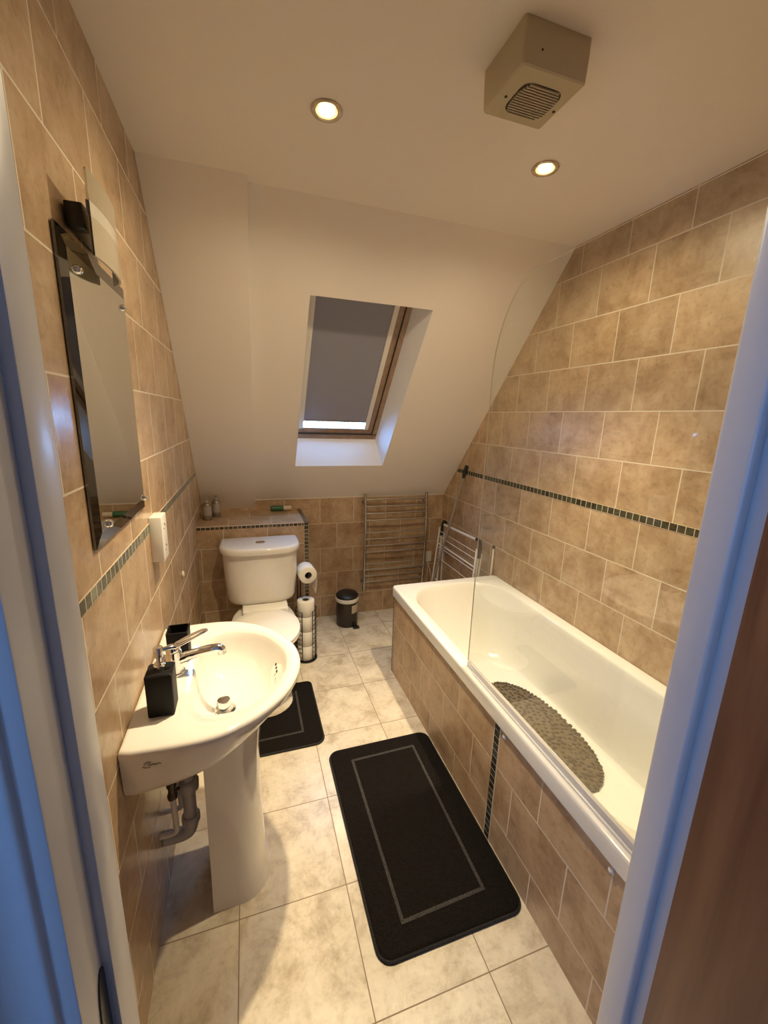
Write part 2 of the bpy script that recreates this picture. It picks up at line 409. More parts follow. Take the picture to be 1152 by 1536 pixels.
# strike plate in the left lining
b = NB()
prism(b, [(OX0, .368+.014*math.cos(a), .905+.068*math.sin(a)) for a in [2*PI*i/24 for i in range(24)]], (.0015, 0, 0)); obj('strike_plate', b, BLACKP, fr, label='dark latch plate')
# door leaf, opened out into the hall
b = NB(); box(b, .954, .998, -.40, .345, .008, DZ-.006, .002); leaf = obj('door_leaf', b, DOORW, fr, label='brown wood-grain door leaf')
for z in (.25, 1.82):
    b = NB(); tube(b, [(.954, .3485, z-.045), (.954, .3485, z+.045)], .004); obj('hinge', b, FRAME, leaf)
b = NB(); tube(b, smooth([(.954, -.33, 1.0), (.915, -.33, 1.0), (.905, -.31, 1.0), (.905, -.22, 1.0)]), .009, 12); lathe(b, [(.026, .946), (.026, .9545)], (0, -.33, 1.0), 24, 'x'); obj('door_handle', b, CHROME, leaf)

# hallway behind the camera, with its own window
b = NB(); box(b, -1.2, 1.9, -1.5, .345, -.1, 0); struct('floor.001', b, wood('hall_floor', (.16, .11, .07), (.24, .17, .11), .5, axis=0), smooth=False)
b = NB(); box(b, -1.2, 1.9, -1.5, .345, 2.40, 2.46); struct('ceiling.002', b, HALL, smooth=False)
b = NB(); box(b, 1.9, 2.0, -1.5, .345, 0, 2.4); struct('wall_hall_right', b, HALL, smooth=False)
b = NB(); box(b, -1.3, OX0-.025, .3365, .345, 0, 2.4); box(b, OX1+.025, 2.0, .3365, .345, 0, 2.4); box(b, OX0-.025, OX1+.025, .3365, .345, DZ+.025, 2.4)
struct('wall_hall_door_side', b, HALL, smooth=False)
hy0, hy1, hz0, hz1 = -1.05, -.45, 1.05, 1.95
b = NB()
box(b, -1.3, -1.2, -1.5, hy0, 0, 2.4); box(b, -1.3, -1.2, hy1, .345, 0, 2.4); box(b, -1.3, -1.2, hy0, hy1, 0, hz0); box(b, -1.3, -1.2, hy0, hy1, hz1, 2.4)
struct('wall_hall_left', b, HALL, smooth=False)
b = NB(); box(b, -1.3, 2.0, -1.6, -1.5, 0, 2.4); struct('wall_hall_back', b, HALL, smooth=False)
w2 = thing('window_2', 'hallway window behind the camera', 'window', (-1.25, hy0, hz0), kind='structure')
b = NB()
for y in (hy0, (hy0+hy1)/2-.02, hy1-.04): box(b, -1.28, -1.23, y, y+.04, hz0, hz1, .003)
for z in (hz0, hz1-.04): box(b, -1.28, -1.23, hy0, hy1, z, z+.04, .003)
obj('window_frame', b, FRAME, w2)
b = NB(); box(b, -1.258, -1.254, hy0+.02, hy1-.02, hz0+.02, hz1-.02); obj('pane', b, glassmat('dimming_glass', (.45, .435, .45)), w2, smooth=False)  # unseen pane, tint added to dim the strong sky reaching the hall

# ================================================================== BATH
XB, YB, HB = 1.0805, 2.1266, .562
bx = W-.001
tubr = thing('bathtub', 'white built-in bathtub along the right-hand tiled wall', 'bathtub', ((XB+bx)/2, 1.28, 0))
cx, cy = (XB+bx)/2, (.430+YB)/2; hx, hy = (bx-XB)/2, (YB-.430)/2
rO = [.022, .022, .01, .01]
def bo(z, ins=0, r=None): return rr(cx, cy, hx-ins, hy-ins, r or rO, z, 14)
icx, icy = (1.138+1.712)/2, (.50+2.062)/2; ihx, ihy = (1.712-1.138)/2, (2.062-.50)/2
rI = [(.20, .23), (.20, .23), (.13, .15), (.13, .15)]
inT = rr(icx, icy, ihx, ihy, rI, 0, 14)
bcx, bcy = (1.225+1.685)/2, (.60+1.80)/2; 
inB = rr(bcx, bcy, .220, .60, [(.13, .2), (.13, .2), (.1, .1), (.1, .1)], 0, 14)
def blend(t, z, grow=0):
    L = lerpL(inT, inB, t)
    c = Vector((icx, icy, 0))
    out = []
    for p in L:
        q = p.copy()
        if grow: q += (p-c).normalized()*grow
        out.append(Vector((q.x, q.y, z)))
    return out
loops = [bo(.505, .012), bo(.503, .003), bo(.505, 0), bo(.508, 0), bo(.548, 0), bo(.552, .0003), bo(.5595, .002), bo(.5615, .0045), bo(HB, .008), bo(HB, .012),
         blend(0, .5625, .012), blend(0, .560, .004), blend(0, .553, -.003), blend(.06, .53), blend(.16, .47), blend(.30, .39),
         blend(.46, .31), blend(.62, .25), blend(.78, .207), blend(.92, .186), blend(1, .180)]
last = inB
for k, z in ((.85, .1775), (.5, .176), (.15, .1755)):
    loops.append([Vector((bcx+(p.x-bcx)*k, bcy+(p.y-bcy)*k, z)) for p in inB])
b = NB(); loft(b, loops, cap0=False, cap1=True)
obj('shell', b, ACR, tubr, angle=70, fixn=True)
b = NB(); lathe(b, [(.030, -.001), (.032, .001), (.028, .003), (.012, .0035)], (bcx, .66, .178), 24); obj('plug_hole', b, CHROME, tubr)
b = NB(); lathe(b, [(.03, 0), (.032, .004), (.02, .009), (.005, .010)], (icx, .523, .44), 24, 'y'); obj('overflow', b, CHROME, tubr)
# tiled bath panel
b = NB(); box(b, 1.095, 1.108, .43, 2.118, .0, .5095); pn = obj('side_panel', b, T_P, tubr, smooth=False, label='beige tiled side panel')
b = NB(); box(b, 1.108, W-.002, 2.105, 2.118, .0, .5095); obj('end_panel', b, T_P, tubr, smooth=False, label='tiled end panel')
b = NB(); box(b, 1.0935, 1.096, 1.020, 1.050, .001, .509); obj('mosaic_strip', b, MO_P, pn, smooth=False, label='upright strip of small black mosaic tiles')
b = NB(); box(b, 1.0925, 1.099, 2.108, 2.120, .001, .509); obj('mosaic_strip', b, MO_P, pn, smooth=False, label='black mosaic strip on the panel corner')
b = NB(); box(b, 1.0942, 1.096, 1.0155, 1.020, .001, .509); obj('panel_joint', b, BEAD, pn, smooth=False)
for y in (1.003-.012, .5505):
    b = NB(); lathe(b, [(.0085, 0), (.009, -.004), (.006, -.008), (.001, -.0095)], (1.095, y, .478), 20, 'x'); obj('screw_cap', b, WPL, pn, label='round white screw cap')

# shower screen
sc = thing('shower_screen', 'clear glass bath screen with a curved top corner', 'shower screen', (1.11, .45, HB))
gy0, gz0, gy1, gz1 = .445, .582, 1.286, 1.953
pts = [(gy0, gz0), (gy1, gz0), (gy1, 1.66)]
for i in range(1, 15):
    a = PI/2*i/15; pts.append((gy1-.20+.20*math.cos(a), 1.66+(gz1-1.66)*math.sin(a)))
pts += [(gy1-.20, gz1), (gy0, gz1)]
b = NB()
for xx in (1.108, 1.112):
    b.faces.new([b.verts.new((xx, y, z)) for y, z in pts])
obj('glass_panel', b, GLASS, sc, smooth=False, fixn=False)
b = NB()
n = len(pts)
P0 = [b.verts.new((1.108, y, z)) for y, z in pts]; P1 = [b.verts.new((1.112, y, z)) for y, z in pts]
for i in range(1, n-1): b.faces.new((P0[i], P0[i+1], P1[i+1], P1[i]))
obj('glass_edge', b, GEDGE, sc, smooth=False)
b = NB(); box(b, 1.1035, 1.1165, gy0, gy1-.004, HB+.0005, .588, .002); obj('seal_strip', b, plain('seal_plastic', (.62, .60, .58), .2, coat=.5), sc, label='pale plastic seal strip along the bath rim')
b = NB(); box(b, 1.097, 1.1035, gy0, gy1-.05, HB+.0005, .570, .0015); obj('rail', b, ALU, sc)
b = NB(); box(b, 1.098, 1.122, YF+.001, .452, HB+.001, 1.95, .003); obj('wall_channel', b, ALU, sc)

# pebble non-slip mat in the bath
mt = thing('bath_grip_mat', 'brown-grey pebble-effect grip mat lying inside the bathtub', 'mat', (1.49, 1.28, .18))
mcx, mcy, ax_, ay_ = 1.468, 1.278, .176, .330
def mz(x, y):
    dx = max(0, abs(x-bcx)-.17); return .1815+dx*dx*3.2
def sup(a, k=1):
    c, s = math.cos(a), math.sin(a); e = 2/2.3
    return (mcx+k*ax_*abs(c)**e*(1 if c > 0 else -1), mcy+k*ay_*abs(s)**e*(1 if s > 0 else -1))
b = NB()
Ls = []
for k, dz in ((1.0, 0), (1.0, .004), (.9, .004), (.7, .004), (.45, .004), (.2, .004)):
    L = []
    for i in range(60):
        x, y = sup(2*PI*i/60, k); wob = .004*math.sin(i*1.9) if k == 1 else 0
        L.append(Vector((x+wob, y, mz(x, y)+dz)))
    Ls.append(L)
loft(b, Ls)
PEB = plain('smoky_pvc', (.062, .043, .024), .06, coat=1)
obj('mat_sheet', b, plain('smoky_pvc_sheet', (.125, .093, .057), .2), mt, angle=80)
b = NB(); rnd = random.Random(3)
pos = []
tries = 0
while len(pos) < 330 and tries < 20000:
    tries += 1
    a = rnd.uniform(0, 2*PI); k = math.sqrt(rnd.random())*.985; x, y = sup(a, k)
    if all((x-p[0])**2+(y-p[1])**2 > .0180**2 for p in pos): pos.append((x, y))
for i in range(84):
    x, y = sup(2*PI*i/84, 1.0); pos.append((x, y))
for x, y in pos:
    r = rnd.uniform(.0075, .0105); sx, sy = rnd.uniform(.85, 1.2), rnd.uniform(.85, 1.2)
    lp = []
    for t in (0, .35, .7, .93):
        lp.append([Vector((x+r*sx*math.sqrt(1-t*t)*math.cos(2*PI*q/8), y+r*sy*math.sqrt(1-t*t)*math.sin(2*PI*q/8), mz(x, y)+.003+t*r*.75)) for q in range(8)])
    loft(b, lp, cap0=False)
obj('pebbles', b, PEB, mt, angle=80)

# ================================================================== BASIN
bs = thing('wash_basin', 'white ceramic pedestal wash basin on the left-hand wall', 'basin', (.1, 1.19, 0))
cyb = 1.188
half = [(.002, .288), (.06, .291), (.12, .294), (.17, .293), (.22, .285), (.265, .265), (.305, .240), (.345, .205), (.378, .165), (.405, .115), (.424, .060), (.431, .0)]
rim = [(x, cyb-h) for x, h in half] + [(x, cyb+h) for x, h in half[:-1][::-1]]
rim = smooth([(x, y, 0) for x, y in rim], 4)
nR = len(rim)
cyc = .19
def rl(z, s=1, cxs=.0):        # scale about the wall point
    return [Vector((cxs+(p.x-cxs)*s, cyb+(p.y-cyb)*s, z)) for p in rim]
def under(z, xf, yh):          # underside loops: shorter and narrower
    return [Vector((.002+(p.x-.002)*xf, cyb+(p.y-cyb)*yh, z(p.x) if callable(z) else z)) for p in rim]
bowl = []
bow = [(.128, 0), (.128, .10), (.135, .155), (.165, .195), (.205, .207), (.25, .205), (.295, .185), (.335, .15), (.365, .10), (.385, .05), (.391, 0)]
# map rim param to the bowl outline by arc fraction (rim starts at the wall corner on -y side)
bo_full = [(x, cyb-h) for x, h in bow] + [(x, cyb+h) for x, h in bow[1:-1][::-1]]
bo_s = smooth([(x, y, 0) for x, y in bo_full], 8, closed=True)
def angmap(L, c, n):
    cc = Vector(c); out = []
    pa = sorted([((math.atan2(p.y-cc.y, p.x-cc.x)) % (2*PI), p) for p in L], key=lambda t: t[0])
    for i in range(n):
        a = 2*PI*i/n
        for k in range(len(pa)):
            a0, p0 = pa[k]; a1, p1 = pa[(k+1) % len(pa)]
            d = (a1-a0) % (2*PI); e = (a-a0) % (2*PI)
            if e <= d+1e-9:
                out.append(p0.lerp(p1, e/d if d else 0)); break
    return out
NB_ = 96
cc = (.25, cyb, 0)
rim_closed = rim + [Vector((.002, cyb+.288-.576*i/16, 0)) for i in range(1, 16)]
RA = angmap(rim_closed, cc, NB_); BA = angmap(bo_s, cc, NB_)
def Z(L, z): return [Vector((p.x, p.y, z)) for p in L]
def scl(L, c, kx, ky, z):
    return [Vector((c[0]+(p.x-c[0])*kx, c[1]+(p.y-c[1])*ky, z(p) if callable(z) else z)) for p in L]
def ins(L, d, z): 
    out = []
    for p in L:
        v = (p-Vector(cc)); v.z = 0; q = p-v.normalized()*d
        out.append(Vector((max(q.x, .002), q.y, z)))
    return out
ped = (.2, cyb)
def apz(depth, lift):          # apron bottom: deep at the wall sides, rising and tucking under the front
    return lambda p: .78-depth+lift*max(0, (p.x-.02))
loopsB = []
# underside (start at pedestal neck, go out, up to rim, over, into the bowl)
neck = [Vector((.145+(p.x-.145)*.40 if p.x > .145 else .145-(.145-p.x)*.9, cyb+(p.y-cyb)*.42, .600)) for p in RA]
mid = [Vector(((p.x*.74) if p.x > .02 else p.x, cyb+(p.y-cyb)*.80, .638)) for p in RA]
low = [Vector((p.x*.90 if p.x > .02 else p.x, cyb+(p.y-cyb)*.965, .655+.095*min(1, (p.x/.43))**1.5)) for p in RA]
low2 = [Vector((p.x*.955 if p.x > .02 else p.x, cyb+(p.y-cyb)*.985, .675+.085*min(1, (p.x/.43))**1.3)) for p in RA]
loopsB = [neck, mid, low, low2, Z(RA, .756), ins(RA, -.003, .768), ins(RA, -.002, .776), ins(RA, .004, .7805), ins(RA, .012, .781)]
loopsB += [scl(BA, cc, 1.035, 1.03, .779), scl(BA, cc, 1.0, 1.0, .772), scl(BA, cc, .97, .965, .755)]
wc = (.205, cyb-.012)
for k, z in ((.945, .738), (.90, .716), (.84, .696), (.76, .679), (.67, .665), (.57, .654), (.46, .646), (.34, .640), (.22, .6365), (.12, .635)):
    loopsB.append([Vector((wc[0]+(p.x-wc[0])*k, wc[1]+(p.y-wc[1])*k, z)) for p in BA])
b = NB(); loft(b, loopsB); obj('bowl', b, CER, bs, angle=75)
# raised back lip along the wall
# pedestal: D-shaped hollow column
def dped(x0, x1, h, z, n=20):
    L = [Vector((x0, cyb-h, z))]
    xm = x0+(x1-x0)*.35
    for i in range(n+1):
        a = -PI/2+PI*i/n
        L.append(Vector((xm+(x1-xm)*abs(math.cos(a))**.75, cyb+h*math.sin(a), z)))
    L.append(Vector((x0, cyb+h, z)))
    L.append(Vector((x0, cyb+h-.012, z)))
    for i in range(n+1):
        a = PI/2-PI*i/n
        L.append(Vector((xm+(x1-.014-xm)*abs(math.cos(a))**.75, cyb+(h-.012)*math.sin(a), z)))
    L.append(Vector((x0, cyb-h+.012, z)))
    return L
b = NB()
loft(b, [dped(.144, .322, .118, 0), dped(.144, .320, .116, .03), dped(.144, .306, .108, .12), dped(.144, .300, .106, .3), dped(.145, .300, .108, .5), dped(.145, .310, .115, .58), dped(.145, .316, .118, .612)])
obj('pedestal', b, CER, bs, angle=50)
b = NB(); ringlathe(b, [(.020, .634), (.031, .6365), (.034, .6405), (.026, .643), (.020, .639)], (.203, cyb-.012, 0), 32)
lathe(b, [(.013, .638), (.013, .650), (.0195, .653), (.0205, .656), (.0205, .671), (.018, .674), (.002, .6755)], (.203, cyb-.012, 0), 32); obj('waste_plug', b, CHROME, bs)
for k in (-1, 0, 1):
    b = NB(); lathe(b, [(.0042, 0), (.0042, .003)], (.3625, cyb+.012+k*.019, .738), 14, M=Matrix.Rotation(math.radians(-68), 4, 'Y')); obj('overflow_hole', b, DARK, bs)
# maker's squiggle on the apron facing the door
b = NB()
def apy(x): return cyb-.2905
tube(b, [(x, .8965, z) for x, z in ((.052, .742), (.058, .748), (.066, .747), (.060, .742), (.064, .738), (.071, .741), (.075, .737), (.080, .740), (.086, .738))], .0009, 5)
tube(b, [(x, .8965, z) for x, z in ((.048, .737), (.056, .733), (.064, .733))], .0008, 5)
obj('maker_mark', b, plain('mark_ink', (.10, .09, .10), .5), bs)
# tap
tp = thing('basin_tap', 'chrome mixer tap with a loop lever on the wash basin', 'tap', (.078, cyb, .781))
b = NB(); lathe(b, [(.026, .7812), (.026, .786), (.022, .789), (.021, .815), (.022, .838), (.020, .852), (.012, .858)], (.078, cyb, 0), 28); obj('tap_body', b, CHROME, tp)
b = NB(); tube(b, smooth([(.080, cyb, .820), (.11, cyb, .830), (.155, cyb, .838), (.192, cyb, .842), (.204, cyb, .836), (.206, cyb, .824)], 5), [.016]*6+[.0145]*8+[.0135]*7+[.0125]*5, 16); obj('spout', b, CHROME, tp)
b = NB(); tube(b, smooth([(.066, cyb-.003, .858), (.085, cyb-.012, .868), (.13, cyb-.013, .889), (.158, cyb-.008, .901), (.168, cyb, .903), (.158, cyb+.008, .901), (.13, cyb+.013, .889), (.085, cyb+.012, .868), (.066, cyb+.003, .858)], 5), .0045, 10)
lathe(b, [(.019, .852), (.020, .860), (.015, .869), (.004, .872)], (.076, cyb, 0), 24)
obj('lever', b, CHROME, tp)
# soap dispenser
sd = thing('soap_dispenser', 'square black soap dispenser with chrome pump on basin corner', 'soap dispenser', (.072, 1.03, .781))
rot = lambda p, c, a: Vector((c[0]+(p.x-c[0])*math.cos(a)-(p.y-c[1])*math.sin(a), c[1]+(p.x-c[0])*math.sin(a)+(p.y-c[1])*math.cos(a), p.z))
b = NB(); loft(b, [rr(.073, 1.031, h, h, .004, z, 4) for h, z in ((.0285, .7815), (.030, .784), (.0305, .892), (.0275, .8955))]); obj('bottle', b, BLACKG, sd, label='matt black bottle')
b = NB(); lathe(b, [(.0135, .895), (.0135, .908), (.0105, .910), (.0105, .914), (.006, .915), (.006, .930), (.0115, .931), (.0115, .953), (.0095, .956), (.001, .9565)], (.073, 1.031, 0), 24)
tube(b, [(.073, 1.031, .946), (.100, 1.037, .947), (.112, 1.040, .944)], [.006, .0055, .004], 10); obj('pump', b, CHROME, sd)
# toothbrush tumbler
tb = NB()
L0 = [rr(.080, 1.268, h, h, .003, z, 4) for h, z in ((.0275, .7815), (.0285, .784), (.030, .878), (.0265, .8785), (.025, .79))]
loft(tb, L0); tm = obj('tumbler', tb, BLACKG, loc=(.08, 1.268, .7815))
tag(tm, 'square black tumbler standing on the basin behind the tap', 'tumbler')
# waste pipe under the basin
pp = thing('waste_pipe', 'grey plastic waste pipe running from the basin into the wall', 'pipe', (.095, 1.2, .2))
b = NB(); tube(b, [(.084, 1.195, .64), (.082, 1.195, .25)], .0195, 20); obj('pipe_down', b, GREYP, pp)
b = NB(); tube(b, smooth([(.082, 1.195, .262), (.082, 1.195, .235), (.072, 1.195, .205), (.045, 1.195, .196), (.001, 1.195, .196)], 6), .022, 20); obj('pipe_elbow', b, GREYP, pp)
b = NB(); lathe(b, [(.022, .362), (.029, .365), (.030, .392), (.026, .400), (.021, .404)], (.084, 1.195, 0), 24); obj('nut', b, GREYP, pp)
b = NB(); lathe(b, [(.022, .240), (.0275, .243), (.0275, .262), (.024, .266)], (.082, 1.195, 0), 24); obj('nut', b, GREYP, pp)
for (dy, lab, xx) in ((1.235, 'white supply pipe with a dark valve below the basin, nearer the back wall', .048), (1.150, 'white supply pipe with a dark valve below the basin, nearer the doorway', .046)):
    sp = thing('supply_pipe', lab, 'pipe', (xx, dy, .25))
    b = NB(); tube(b, smooth([(xx, dy, .64), (xx, dy, .40), (xx+.002, dy, .29), (xx, dy, .262), (xx-.02, dy, .255), (.001, dy, .255)], 5), .0085, 12); obj('pipe', b, WPL, sp)
    b = NB(); lathe(b, [(.010, .385), (.014, .388), (.0145, .40), (.011, .405), (.011, .425), (.0145, .43), (.0145, .445), (.01, .45)], (xx, dy, 0), 16); tube(b, [(xx, dy, .415), (xx+.022, dy, .415)], .005, 8); obj('valve', b, plain('tarnished_brass', (.10, .08, .06), .35, metal=.7), sp)

# ================================================================== TOILET
tx = .352
tl = thing('toilet', 'white close-coupled toilet in front of the tiled ledge', 'toilet', (tx, 2.15, 0))
def dsh(x0, x1, yb, ys, ym, z, n=24, r=.02):
    c = (x0+x1)/2; h = (x1-x0)/2
    L = [Vector((x1-.004, yb, z)), Vector((x1, yb-.01, z))]
    for i in range(n+1):
        a = PI*i/n
        cx_ = math.cos(a); L.append(Vector((c+h*(abs(cx_)**.55)*(1 if cx_ >= 0 else -1), ys-(ys-ym)*math.sin(a)**.9, z)))
    L += [Vector((x0, yb-.01, z)), Vector((x0+.004, yb, z))]
    return L
b = NB(); loft(b, [dsh(.185, .520, 2.505, 2.40, 2.325, .440), dsh(.168, .536, 2.515, 2.40, 2.315, .449), dsh(.158, .546, 2.52, 2.40, 2.305, .475), dsh(.147, .557, 2.52, 2.40, 2.29, .60), dsh(.141, .563, 2.52, 2.40, 2.275, .756)]); obj('cistern', b, CER, tl, angle=50)
b = NB(); loft(b, [dsh(.136, .568, 2.521, 2.40, 2.268, .7555), dsh(.129, .574, 2.522, 2.40, 2.258, .759), dsh(.127, .576, 2.522, 2.40, 2.256, .774), dsh(.130, .573, 2.522, 2.40, 2.259, .787), dsh(.138, .565, 2.520, 2.40, 2.266, .7925), dsh(.150, .553, 2.51, 2.40, 2.278, .7945)]); lid_ = obj('cistern_lid', b, CER, tl, angle=50)
b = NB(); ringlathe(b, [(.019, .794), (.027, .794), (.0275, .797), (.020, .7985)], (.352, 2.388, 0), 28); lathe(b, [(.0185, .7945), (.0185, .797), (.015, .7985)], (.352, 2.388, 0), 24); obj('flush_button', b, CHROME, lid_)
def egg(w, yf, yb, z, wb, n=40):
    L = []
    for i in range(n):
        a = 2*PI*i/n; c, s = math.cos(a), math.sin(a)
        ym = yf+(yb-yf)*.50
        y = ym + (yb-ym)*max(0, s)**.75 if s > 0 else ym - (ym-yf)*(-s)
        ww = w if s <= 0 else w+(wb-w)*(s**2.2)
        L.append(Vector((tx+ww*(abs(c)**(.85 if s > 0 else 1))*(1 if c > 0 else -1), y, z)))
    return L
b = NB(); loft(b, [egg(.115, 1.99, 2.44, 0, .105), egg(.112, 1.99, 2.44, .02, .10), egg(.095, 2.01, 2.43, .10, .09), egg(.105, 1.98, 2.42, .2, .10), egg(.145, 1.90, 2.42, .30, .12), egg(.170, 1.855, 2.44, .36, .13), egg(.176, 1.845, 2.46, .395, .14), egg(.17, 1.85, 2.46, .402, .135)]); obj('pan', b, CER, tl, angle=60)
b = NB(); box(b, .238, .492, 2.235, 2.50, .395, .4415, .010, 3); obj('pan_shelf', b, CER, tl)
b = NB(); loft(b, [egg(.176, 1.835, 2.255, .403, .13), egg(.180, 1.828, 2.26, .407, .13), egg(.180, 1.828, 2.26, .414, .13), egg(.177, 1.832, 2.258, .418, .13)]); obj('seat', b, SEATM, tl, angle=50)
b = NB(); loft(b, [egg(.177, 1.833, 2.26, .419, .13), egg(.181, 1.827, 2.262, .423, .13), egg(.180, 1.829, 2.262, .432, .13), egg(.168, 1.845, 2.25, .438, .12), egg(.11, 1.93, 2.20, .441, .08)]); obj('seat_lid', b, SEATM, tl, angle=50)

# toilet roll stand + rolls
RX, RY = .610, 2.395
st = thing('toilet_roll_stand', 'black wire toilet roll stand beside the toilet', 'toilet roll holder', (RX, RY, 0))
rg = .066
def ring(z, a0=0, a1=2*PI, r=rg, n=36): return [(RX+r*math.cos(a0+(a1-a0)*i/n), RY+r*math.sin(a0+(a1-a0)*i/n), z) for i in range(n if abs(a1-a0-2*PI) < 1e-6 else n+1)]
b = NB(); tube(b, ring(.004), .0035, 8, closed=True); lathe(b, [(.064, .001), (.064, .003)], (RX, RY, 0), 32); obj('base', b, BLACKW, st)
b = NB()
g0, g1 = math.radians(-60), math.radians(-118)          # open slot faces the viewer
for k in range(11):
    z = .035+k*.031; tube(b, ring(z, g0, g1+2*PI), .0019, 6)
for a in (g0, g1+2*PI, math.radians(20), math.radians(90), math.radians(170)):
    tube(b, [(RX+rg*math.cos(a), RY+rg*math.sin(a), .004), (RX+rg*math.cos(a), RY+rg*math.sin(a), .345)], .0027, 8)
obj('wire_cage', b, BLACKW, st)
b = NB()
for xo, yo in ((-.044, .049), (-.024, .062)):
    tube(b, [(RX+xo, RY+yo, .004), (RX+xo, RY+yo, .587)], .0035, 8)
tube(b, smooth([(RX-.044, RY+.049, .587), (RX-.030, RY+.056, .594), (RX-.002, RY+.048, .591), (RX+.003, RY, .590), (RX+.009, RY-.075, .588), (RX+.010, RY-.085, .590), (RX+.010, RY-.088, .605)], 5), .0045, 10)
obj('pole_arm', b, BLACKW, st)
def roll_bm(c, r=.053, h=.098, axis='z', Mx=None, n=40):
    b = NB(); ri = .021
    ringlathe(b, [(ri, 0), (r-.003, 0), (r, .003), (r, h-.003), (r-.003, h), (ri, h)], c, n, axis, Mx)
    return b
def roll(c, label, group=None, Mx=None):
    t = thing('toilet_roll', label, 'toilet roll', c, group)
    obj('paper', roll_bm(c, Mx=Mx), PAPER, t, angle=50)
    bb = NB(); ringlathe(bb, [(.0195, .002), (.0212, .002), (.0212, .096), (.0195, .096)], c, 28, M=Mx); obj('core', bb, CARD, t)
    return t
zs = [.006, .106, .206, .306]
labs = ['white toilet roll at the very bottom of the wire stand', 'white toilet roll in the wire stand, second from the bottom',
        'white toilet roll in the wire stand, just under the topmost upright one', 'white toilet roll on top of the upright stack in the wire stand']
r0 = roll((RX, RY, zs[0]), labs[0], 'toilet rolls stacked in the wire stand')
for z, lb in zip(zs[1:], labs[1:]):
    r = r0.copy(); C.objects.link(r); r.location = (RX, RY, z); r['label'] = lb
    for ch in r0.children:
        c = ch.copy(); C.objects.link(c); c.parent = r
dirv = Vector((.10, -.99, -.02)).normalized()
Mq = dirv.to_track_quat('Z', 'Y').to_matrix().to_4x4()
cpos = Vector((.609, 2.425, .590))
rh_ = roll(tuple(cpos), 'white toilet roll hanging sideways on the arm of the stand', None, Mq)
b = NB()
side = Vector((dirv.y, -dirv.x, 0)).normalized()*-1
pA = [cpos+side*.0535+dirv*t for t in (.004, .094)]
shp = [(0, 0), (-.03, .0005), (-.06, -.001), (-.10, -.004), (-.125, -.007)]
R1 = [[pA[0]+Vector((0, 0, z))+side*o for z, o in shp], [pA[1]+Vector((0, 0, z))+side*o for z, o in shp]]
loft(b, [R1[0], R1[1], [p+side*.0006 for p in R1[1]], [p+side*.0006 for p in R1[0]]], cap0=False, cap1=False, closed=False); obj('loose_sheet', b, PAPER, rh_, angle=60)

# pedal bin
bn = thing('pedal_bin', 'small dark pedal bin standing below the towel rail', 'bin', (.965, 2.775, 0))
bc = (.965, 2.775, 0)
b = NB(); lathe(b, [(.078, 0), (.080, .004), (.080, .02), (.079, .03), (.081, .205), (.081, .215), (.075, .216)], bc, 40); obj('body', b, BINM, bn)
b = NB(); ringlathe(b, [(.080, .196), (.0845, .192), (.087, .205), (.086, .218), (.079, .224)], bc, 40); obj('liner', b, PAPER, bn, label='white bin liner folded over the edge')
b = NB(); lathe(b, [(.082, .219), (.084, .223), (.083, .236), (.072, .247), (.045, .253), (.01, .255)], bc, 40); obj('lid', b, BLACKP, bn)
b = NB(); box(b, .99, 1.035, 2.663, 2.697, .004, .016, .003); box(b, 1.0, 1.022, 2.69, 2.71, .01, .035, .003); obj('pedal', b, BLACKP, bn)
b = NB()
L = [[Vector((.965+rr_*math.cos(a), 2.775+rr_*math.sin(a), z)) for a in [math.radians(-78+i*6) for i in range(9)]] for rr_, z in ((.0815, .110), (.0822, .111), (.0828, .172), (.0815, .173))]
loft(b, L, closed=False, cap0=False, cap1=False); obj('label', b, plain('sticker', (.60, .52, .38), .5), bn, label='pale rectangular sticker')

# towel rail
rl_ = thing('towel_rail', 'chrome ladder towel rail on the back wall', 'towel rail', (1.36, 2.86, .2))
def bow(z): t = (z-.2)/.77; return 2.872-.022*math.sin(PI*max(0, min(1, t)))
for x in (1.118, 1.610):
    b = NB(); tube(b, [(x, bow(z), z) for z in [.205+i*.0365 for i in range(22)]], .0115, 14)
    for z in (.27, .90): tube(b, [(x, bow(z), z), (x, 2.921, z)], .007, 10); lathe(b, [(.013, 2.913), (.013, 2.921)], (x, 0, z), 16, 'y')
    obj('upright', b, BRUSH, rl_)
for z in (.929, .877, .825, .773, .679, .628, .577, .527, .431, .381, .331, .281):
    b = NB(); tube(b, [(1.118, bow(z)-.004, z), (1.24, bow(z)-.007, z), (1.364, bow(z)-.010, z), (1.49, bow(z)-.007, z), (1.610, bow(z)-.004, z)], .0072, 12); obj('rung', b, BRUSH, rl_)
# little socket + cable at the right of the rail
sk = thing('fused_outlet', 'small cream outlet plate with cable right of the towel rail', 'outlet', (1.675, D, .40))
b = NB(); box(b, 1.655, 1.700, D-.014, D-.0005, .385, .470, .003); obj('plate', b, WPL, sk)
b = NB(); tube(b, smooth([(1.676, D-.010, .385), (1.676, D-.012, .36), (1.69, D-.03, .30), (1.70, D-.03, .22), (1.66, D-.04, .19), (1.622, D-.05, .215)], 6), .003, 8); obj('cable', b, WPL, sk)

